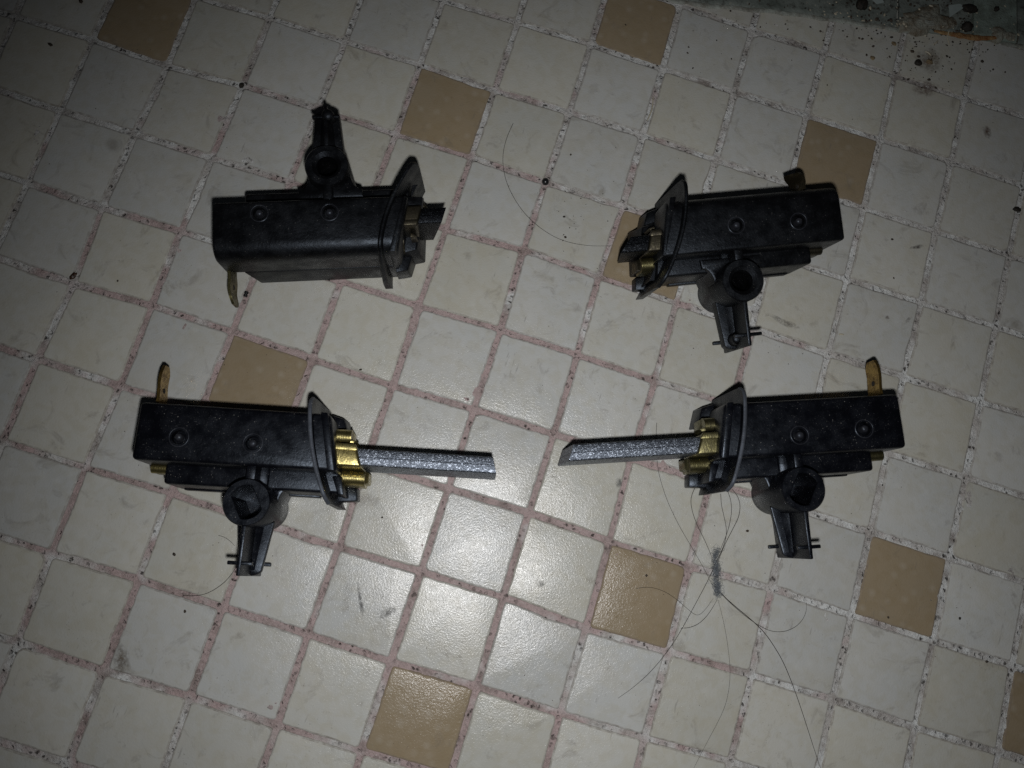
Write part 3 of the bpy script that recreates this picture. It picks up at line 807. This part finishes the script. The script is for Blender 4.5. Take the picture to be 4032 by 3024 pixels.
base = dict(plastic="plastic", brass="brass", roll="brass", lowbar=True, rim="plastic_rim", pinm="plastic_pin", tab="brass_tab", carbon="carbon", old=False, fc=0.0087, y0=9.3, y1=24.7, pr=2.0,
            fl=(0.9, 29.0), fdrop=3.0, fslope=0.0, flean=0.6, slot=0.49, webz=13.0, ribz=20.2, pw=(5.0, 3.2), plz=(8.8, 10.2), bar=3.15,
            guide=(26.0, 28.0), tip=(63.2, 64.4), tiplow=0.3, tabx=-29.4, tabz=(9.4, 14.6), tabend=37.0, tabbend=-0.3, tabtwist=0.0,
            pins=((-19.5, 15.8), (-0.3, 15.4)), hole=3.1)
make_holder("brush_holder", "black brush holder with long carbon brush pointing right, below the tan tile at left",
            (-22.40, -146.03, 0.0), math.radians(13.86), math.radians(4), 1, dict(base))
make_holder("brush_holder", "black brush holder with long carbon brush pointing left, beside the tuft of hair",
            (117.90, -97.87, 0.0), math.radians(-159.12), math.radians(1.5), -1,
            dict(base, brass="brass_dull", roll="brass_dull", y0=9.5, tip=(61.0, 62.8), tiplow=1.3, guide=(24.9, 27.2), pins=((-19.4, 15.4), (-0.9, 14.7)), tabx=-29.9, tabend=36.2, tabz=(9.0, 15.0)))
make_holder("brush_holder", "dull black brush holder with worn brush stub, its arm pointing away, upper left",
            (-34.20, -50.26, 0.0), math.radians(20.92), 0.0, -1,
            dict(base, plastic="plastic_dull", brass="brass_old", tab="brass_dull", carbon="carbon_dull", roll="brass_old", rim="plastic_dull", lowbar=False, old=True, fc=0.0125, y0=9.8, y1=25.8, fl=(-0.4, 30.2), fslope=12.0,
                 tip=(31.2, 32.8), tiplow=-2.8, guide=(24.3, 26.0), pins=((-18.6, 13.5), (0.5, 14.0)), tabx=-30.2, tabz=(4.6, 10.9), tabend=35.2, tabbend=0.6, webz=17.5, plz=(14.5, 18.0), pw=(4.6, 3.5), bar=3.9, hole=3.0, pr=1.9))
make_holder("brush_holder", "dull black brush holder with worn brush stub, its round socket facing up, upper right",
            (86.30, -43.10, 0.0), math.radians(-156.13), math.radians(-6), -1,
            dict(base, plastic="plastic_dull", brass="brass_old", tab="brass_dark", carbon="carbon_dull", roll="brass_dull", rim="plastic_dull", old=True, fc=0.0125, y0=8.8, y1=25.2, fl=(0.6, 30.4), fslope=0.0,
                 tip=(29.4, 33.0), tiplow=-2.0, guide=(23.6, 25.4), pins=((-18.3, 15.3), (0.0, 15.8)), tabx=-24.7, tabz=(9.4, 14.6), tabend=32.0, tabbend=1.6, tabtwist=-3.0, webz=15.5, plz=(8.0, 11.0), pw=(4.8, 3.6), bar=4.0, hole=3.1, pr=1.9))

# ------------------------------------------------------------------ hairs, lint, crumbs
HAIR = [
 ("single thin curved hair lying between the two upper brush holders", 0.070, [(9.4, -8.9), (8.6, -13.7), (8.8, -18.2), (9.7, -21.8), (11.0, -25.1), (13.0, -29.0), (16.2, -32.4), (20.2, -36.3), (24.5, -38.6), (28.9, -40.5), (33.8, -41.8), (39.1, -41.9), (44.4, -40.8), (50.7, -38.2)]),
 ("hair curving out from under the lower left holder's arm", 0.075, [(-25.3, -164.4), (-25.5, -166.2), (-26.3, -168.2), (-28.2, -171.3), (-30.5, -173.5), (-33.0, -174.9), (-36.4, -175.3)]),
 ("very short hair arching beside the lower left holder's arm", 0.055, [(-33.0, -156.9), (-31.1, -156.6), (-29.1, -157.1), (-27.5, -158.4)]),
 ("long hair running from under the left-pointing brush down to the lint tuft", 0.065, [(79.1, -87.6), (79.5, -89.8), (79.9, -91.7), (80.6, -94.0), (82.0, -98.1), (82.9, -100.8), (84.4, -103.8), (88.0, -109.6), (93.3, -115.4), (98.7, -120.1), (103.8, -124.1), (107.3, -128.7), (110.0, -132.0)]),
 ("hair looping from the lower right holder's front corner into the lint tuft", 0.085, [(95.7, -101.7), (94.5, -104.1), (94.5, -106.7), (95.6, -109.6), (97.9, -112.9), (101.9, -116.8), (105.8, -120.7), (107.3, -124.2)]),
 ("long hair crossing the lint tuft and ending far down beside a tan tile", 0.080, [(103.2, -102.3), (103.7, -105.3), (105.7, -108.8), (108.0, -111.8), (108.5, -113.9), (107.7, -117.9), (106.9, -122.6), (106.0, -128.0), (104.2, -134.6), (102.3, -142.3), (100.6, -148.8), (99.2, -151.9), (95.6, -159.4), (92.4, -163.8), (89.3, -166.9)]),
 ("middle hair of three bowed above the lint tuft", 0.080, [(105.2, -101.1), (106.9, -103.2), (107.8, -105.8), (108.2, -109.1), (108.0, -112.6), (107.6, -116.5), (107.0, -119.8)]),
 ("rightmost and widest bowed hair above the lint tuft", 0.085, [(106.3, -100.0), (108.7, -101.2), (110.5, -103.8), (110.6, -107.2), (109.4, -111.1), (107.8, -116.1), (107.1, -120.9), (107.2, -125.9)]),
 ("thickest long hair running from the lint tuft to the bottom edge", 0.100, [(110.6, -130.2), (112.0, -131.2), (115.2, -132.7), (119.0, -134.0), (122.9, -135.6), (125.9, -137.2), (129.1, -139.8), (132.8, -143.0), (136.1, -147.4), (139.6, -152.3), (143.2, -158.2), (146.8, -163.5), (150.4, -168.9)]),
 ("hair ending in an open hook to the right of the lint tuft", 0.065, [(110.7, -130.4), (112.4, -131.6), (116.0, -133.3), (120.4, -135.0), (124.9, -136.5), (127.8, -137.0), (131.6, -135.7), (134.5, -133.5), (136.3, -130.5), (136.6, -127.6), (135.7, -125.4)]),
 ("fine hair arching over the tan tile left of the lint tuft", 0.050, [(86.1, -136.3), (87.7, -135.0), (90.9, -134.1), (94.4, -134.2), (98.1, -135.3), (102.1, -137.4), (104.8, -138.8), (106.3, -139.2), (106.8, -136.6), (108.8, -132.1)]),
 ("short hooked hair hanging below the lint tuft", 0.075, [(101.7, -143.2), (104.1, -142.8), (106.5, -141.0), (108.1, -138.4), (109.4, -134.7), (109.9, -132.3)]),
 ("faint hair falling straight below the lint tuft to the bottom edge", 0.045, [(110.4, -132.7), (112.2, -135.5), (114.2, -139.8), (117.1, -145.5), (118.7, -149.9), (119.8, -155.5), (120.2, -160.4), (118.8, -164.2), (116.7, -170.9), (115.1, -178.8)]),
]
for k, (lab, r, pts) in enumerate(HAIR):
    for _ in range(2):
        pts = [pts[0]] + [(0.5 * b[0] + 0.25 * (a[0] + c[0]), 0.5 * b[1] + 0.25 * (a[1] + c[1])) for a, b, c in zip(pts, pts[1:], pts[2:])] + [pts[-1]]
    b0 = pts[0]
    path = spline([(x - b0[0], y - b0[1], 0.22 + 0.25 * abs(math.sin(i * 1.3 + k)) * (0 < i < len(pts) - 1)) for i, (x, y) in enumerate(pts)], 7)
    v, f = tube_geo(path, lambda t, r=r: r * (1 - 0.45 * t ** 4), 5)
    o = link_mesh("hair_strand", v, f, "hair", None, 80, (b0[0], b0[1], 0))
    tag(o, lab, "hair", "loose hairs on the tiles")

FLUFF = [(106.4, -118.2), (106.3, -120.5), (107.0, -123.1), (107.9, -126.2), (108.8, -128.8), (110.0, -131.4)]
path = spline([(x, y, 0.5) for x, y in FLUFF], 10)
verts, faces = [], []
lumps = [(random.random() ** 0.8, random.uniform(-0.5, 0.5), random.uniform(0.3, 0.7)) for _ in range(16)] + [(0.85, 0.1, 0.7), (0.92, 0.2, 0.6), (0.55, 0.0, 0.6)]
for k in range(900):
    t, side, sp_ = random.choice(lumps); t = min(0.999, max(0, t + random.gauss(0, 0.05)))
    p = path[int(t * (len(path) - 1))]
    q = p + Vector((side + random.gauss(0, sp_ * 0.75), random.gauss(0, sp_ * 0.9), abs(random.gauss(0, 0.35)) - 0.4))
    a = random.uniform(0, 6.28); L = random.uniform(0.7, 2.0) if k % 16 else random.uniform(2.2, 4.0); cv = random.choice((-1, 1)) * random.uniform(1.5, 6.5)
    pts = []
    for s_ in range(8):
        pts.append(q.copy() - Vector((107.9, -125.0, 0)))
        q = q + Vector((math.cos(a), math.sin(a), random.uniform(-.25, .25))) * L / 7; a += cv / 7
        q.z = min(1.4, max(0.06, q.z))
    tube_geo(pts, random.uniform(0.016, 0.028), 3, verts, faces)
o = link_mesh("lint_tuft", verts, faces, "lint", None, 80, (107.9, -125.0, 0))
tag(o, "grey-blue tuft of lint knotted with hairs, below the lower right holder", "lint")

def crumb(r, seed, sx=1.0, flat=0.7, sub=3):
    bm = bmesh.new(); bmesh.ops.create_icosphere(bm, subdivisions=sub, radius=1.0)
    vs_, fs = [], []
    for v in bm.verts:
        d = 1 + 0.33 * noise.noise(v.co * 1.6 + Vector((seed, 0, 0))) + 0.16 * noise.noise(v.co * 4.1 + Vector((0, seed, 0)))
        vs_.append((v.co.x * r * d * sx, v.co.y * r * d, (v.co.z * flat * d + flat * 0.8) * r))
    bm.verts.index_update()
    fs = [[q.index for q in f.verts] for f in bm.faces]; bm.free()
    return vs_, fs
def rot_z(vs_, a): return [(x * math.cos(a) - y * math.sin(a), x * math.sin(a) + y * math.cos(a), z) for x, y, z in vs_]
BIG = [(107.9, 69.6, 1.9, 0.75, 1.0, 0, "round black crumb on the dark left part of the grimy sill", "crumb"),
       (144.3, 73.6, 1.75, 1.05, 1.0, .4, "black crumb resting against the orange rust streak", "crumb"),
       (143.9, 80.8, 1.5, 1.05, 1.6, .2, "elongated black crumb beside the pale flake on the sill", "crumb"),
       (152.8, 83.8, 0.9, 1.45, 1.0, 1.2, "small black crumb alone on the pale green sill panel", "crumb"),
       (131.5, 56.1, 1.1, 0.0, 1.1, 0, "largest black crumb lying on the tile below the sill", "crumb"),
       (174.1, 16.0, 0.75, -0.1, 1.9, .25, "dark oblong crumb in the grout near the right edge", "crumb"),
       (-100.3, -98.3, 0.75, -0.35, 1.7, 1.1, "brown husk stuck in a grout joint at the left", "seed"),
       (-75.4, -24.5, 0.75, -0.35, 1.2, 1.2, "dark pebble set in a grout crossing, upper left", "crumb")]
for k, (x, y, r, z, sx, a, lab, mt) in enumerate(BIG):
    v, f = crumb(r, 3.1 * k + 1, sx)
    o = link_mesh("crumb", rot_z(v, a), f, mt, None, 60, (x, y, z)); tag(o, lab, "crumb", "dark crumbs on floor and sill")

# small black bead at a grout crossing
bm = bmesh.new(); bmesh.ops.create_uvsphere(bm, u_segments=28, v_segments=18, radius=1.12 * MM)
me = bpy.data.meshes.new("bead"); bm.to_mesh(me); bm.free()
o = finish("bead", me, "bead", None, 80, (24.9, -24.7, 0.62)); tag(o, "small shiny black bead sitting on a grout crossing", "bead")
# short banded black rod by the upper left holder's terminal
p = Part(); p.rod((-0.75, -0.25, .45), (-0.15, -0.05, .45), 0.62, None, 14); p.rod((0.2, 0.07, .45), (0.8, 0.27, .45), 0.62, None, 14); p.rod((-0.6, -.2, .45), (0.7, .24, .45), 0.42, None, 12)
for v in p.bm.verts: v.co = Matrix.Rotation(math.radians(75), 3, 'Z') @ v.co
o = p.build("plastic_sleeve", "bead", None, 40); o.location = Vector((-50.4, -87.9, -0.25)) * MM
tag(o, "tiny black banded sleeve lying in the grout beside the upper left terminal", "sleeve")
# pale slivers
for (a, b, lab) in ((((49.8, 14.9)), (50.2, 6.3), "long white sliver lying in the grout above the upper right holder"), ((126.8, -43.3), (128.3, -42.9), "short white sliver right of the upper right holder's socket"),
                    ((136.5, 66.8), (135.4, 64.9), "straight pale straw below the rust streak"), ((133.2, 61.4), (135.2, 60.6), "pale shaving above the yellow crumb on the upper right tile")):
    d = Vector((b[0] - a[0], b[1] - a[1], 0)); pts = [Vector((0, 0, .12)), d * .5 + Vector((-d.y * .06, d.x * .06, .25)), d + Vector((0, 0, .1))]
    v, f = tube_geo(spline(pts, 5), lambda t: 0.16 + 0.08 * math.sin(math.pi * t), 6)
    o = link_mesh("sliver", v, f, "straw", None, 60, (a[0], a[1], 0)); tag(o, lab, "sliver", "pale slivers")
v, f = tube_geo(spline([(0, 0, 1.9), (0.5, -1.8, 0.9), (2.0, -3.7, .15)], 6), 0.17, 6)
o = link_mesh("sliver", v, f, "straw", None, 60, (138.6, 70.2, 0)); tag(o, "bent pale straw hanging off the rust streak", "sliver", "pale slivers")
# paint flakes on the sill, yellow crumbs on the tile
for k, (poly, z, lab) in enumerate((([(136.7, 79.6), (140.2, 81.5), (142.2, 80.9), (140.4, 78.6), (137.9, 75.3)], 1.55, "pale angular paint flake on the sill beside black crumbs"),
                                   ([(108.6, 74.6), (113.4, 75.3), (115.2, 73.4), (113.0, 71.9)], 1.2, "pale paint flake at the top edge of the dark sill"))):
    cx, cy = poly[0]; pr = Part(); pr.prism([(x - cx, y - cy) for x, y in poly][::-1], 0, 0.25, 0.0)
    o = pr.build("paint_flake", "flake", None, 30); o.location = Vector((cx, cy, z)) * MM; tag(o, lab, "flake", "paint flakes on the sill")
for k, (x, y, r, lab) in enumerate(((135.2, 57.8, 0.95, "yellowish crumb on the tile under the sill"), (122.1, 60.4, 0.7, "light brown crumb near the joint under the sill"), (116.3, 52.8, 0.7, "small pinkish-brown crumb further left under the sill"))):
    v, f = crumb(r, 20 + k, 1.2, 0.5); o = link_mesh("crumb", v, f, "wax", None, 60, (x, y, 0)); tag(o, lab, "crumb", "brown crumbs under the sill")

# fine dirt: uncountable specks on tiles, joints and sill
SPECK = [(131.3, 58.7, 0.5), (128.8, 59.8, 0.5), (114.3, 66.6, 0.6), (119.0, 67.9, 0.7), (110.4, 58.5, 0.4), (115.6, 57.2, 0.4), (136.5, 51.6, 0.5), (139.3, 49.5, 0.4), (152.7, 64.3, 0.5), (143.1, 58.0, 0.35), (-42.9, -165.5, 0.45), (113.7, -110.5, 0.4), (88.1, -131.8, 0.45), (-34.4, -179.2, 0.4), (160.4, -122.4, 0.35), (29.9, -13.1, 0.35), (36.1, -40.0, 0.45), (33.8, -33.7, 0.35), (-135.4, -30.8, 0.6), (-132.3, -13.9, 0.7), (-87.5, -95.7, 0.3), (-10.5, -99.2, 0.3), (181.4, -116.4, 0.45), (191.8, -126.1, 0.4), (136.4, -7.3, 0.4), (139.7, -19.8, 0.3), (9.6, -138.5, 0.3)]
for (cx, cy, sd, n, a, b) in ((33, -35, 9, 40, .06, .2), (134, 57, 6, 45, .08, .3), (120, 60, 9, 25, .08, .22), (10, -135, 45, 150, .05, .13), (-20, -100, 40, 60, .05, .14), (20, -180, 30, 50, .05, .13), (100, 72, 12, 60, .1, .45), (135, 76, 14, 160, .1, .5), (112, 70, 8, 110, .1, .45), (148, 74, 8, 80, .1, .4), (66, 56, 14, 60, .1, .4), (131, 69, 5, 60, .08, .3), (70, -90, 60, 120, .05, .14), (150, -110, 40, 50, .05, .18), (-80, -60, 40, 50, .05, .16), (60, 0, 60, 60, .05, .15)):
    for _ in range(n): SPECK.append((random.gauss(cx, sd), random.gauss(cy, sd * .8), random.uniform(a, b) * random.uniform(.6, 1.1)))
verts, faces = [], []
for k, (x, y, r) in enumerate(SPECK):
    v, f = crumb(r, k * 0.77, random.uniform(1, 1.7), 0.5, 1)
    z = 0.0
    if y > sill_y(x) + 0.5 and x > 20: z = 0.8 if x < 122 else 1.1
    n0 = len(verts); verts += [(px + x, py + y, pz + z) for px, py, pz in rot_z(v, random.uniform(0, 3.1))]; faces += [[q + n0 for q in g] for g in f]
o = link_mesh("dirt_specks", verts, faces, "speck", None, 60)
tag(o, "fine dark dirt specks strewn over tiles and sill", "dirt", kind="stuff")

# pale crumbs of plaster and sealant among the dirt of the sill
verts, faces = [], []
for k in range(170):
    x = random.choice((random.gauss(136, 14), random.gauss(112, 12), random.gauss(160, 10))); y = sill_y(x) + abs(random.gauss(1.0, 5.0)) - 0.8
    r = random.uniform(0.12, 0.45) * random.uniform(0.5, 1.2)
    v, f = crumb(r, 60 + k * 0.61, random.uniform(1, 2.2), 0.5, 1)
    z = 0.0 if y < sill_y(x) + 0.6 else (0.8 if x < 122 else 1.25)
    n0 = len(verts); verts += [(px + x, py + y, pz + z) for px, py, pz in rot_z(v, random.uniform(0, 3.1))]; faces += [[q + n0 for q in g] for g in f]
o = link_mesh("plaster_crumbs", verts, faces, "straw", None, 60)
tag(o, "pale plaster crumbs scattered over the grimy sill", "dirt", kind="stuff")

# dried smudges on the glaze: thin films with ragged outlines
SMUDGE = [(159.4, 39.8, 2.6, 1.5, 2.0, (0.10, 0.055, 0.035)), (144.7, -7.2, 2.8, 0.8, 0.45, (0.07, 0.06, 0.055)), (73.1, -108.0, 1.6, 1.6, 0, (0.10, 0.10, 0.10)),
          (59.2, -143.1, 1.5, 1.0, 0.8, (0.09, 0.10, 0.10)), (-46.0, -196.4, 3.0, 4.5, 0.5, (0.15, 0.12, 0.09)), (140.2, -33.2, 1.1, 0.7, 0.4, (0.10, 0.07, 0.055)),
          (147.1, -31.8, 1.2, 0.7, 1.0, (0.10, 0.08, 0.07)), (134.9, 58.4, 5.5, 4.5, 0.3, (0.16, 0.12, 0.085)), (11.4, -162.7, 0.8, 4.5, 0.5, (0.11, 0.11, 0.11)), (109.4, -44.9, 5.0, 1.4, -0.1, (0.14, 0.125, 0.11)),
          (136.0, 48.0, 5.0, 3.0, 0.6, (0.16, 0.11, 0.09)), (20.0, -163.0, 4.0, 1.2, 0.6, (0.13, 0.125, 0.12))]
def make_smudge():
    m, nt, b = new_mat("dried_smudge")
    v = coords_mm(nt, 'world'); oi = nt.nodes.new("ShaderNodeObjectInfo")
    nt.links.new(oi.outputs["Color"], b.inputs["Base Color"]); b.inputs["Roughness"].default_value = 0.6
    uv = nt.nodes.new("ShaderNodeAttribute"); uv.attribute_name = "fade"
    a = math_node(nt, 'MULTIPLY', ramp(nt, tex_noise(nt, v, 0.7, 5, 0.75), 0.36, 0.66), uv.outputs["Fac"])
    nt.links.new(a, b.inputs["Alpha"])
    return m
M["smudge"] = make_smudge()
for k, (x, y, rx, ry, rot, colr) in enumerate(SMUDGE):
    nu, nv = 22, 6; verts = [(0, 0, 0.12)]; faces = []; fade = [0.9]
    for a in range(1, nv + 1):
        t = a / nv
        for q in range(nu):
            th = 2 * math.pi * q / nu; rr = t * (1 + 0.5 * fbm(math.cos(th), math.sin(th), 1.2, k * 3.3))
            px, py = rx * rr * math.cos(th), ry * rr * math.sin(th)
            verts.append((px * math.cos(rot) - py * math.sin(rot), px * math.sin(rot) + py * math.cos(rot), 0.12)); fade.append(0.9 * (1 - t ** 1.5))
    for q in range(nu): faces.append((0, 1 + q, 1 + (q + 1) % nu))
    for a in range(nv - 1):
        for q in range(nu):
            p0 = 1 + a * nu; faces.append((p0 + q, p0 + nu + q, p0 + nu + (q + 1) % nu, p0 + (q + 1) % nu))
    o = link_mesh("smudge", verts, faces, "smudge", None, 60, (x, y, 0))
    at = o.data.attributes.new("fade", 'FLOAT', 'POINT'); at.data.foreach_set("value", fade)
    o.color = (*colr, 1); o.parent = floor
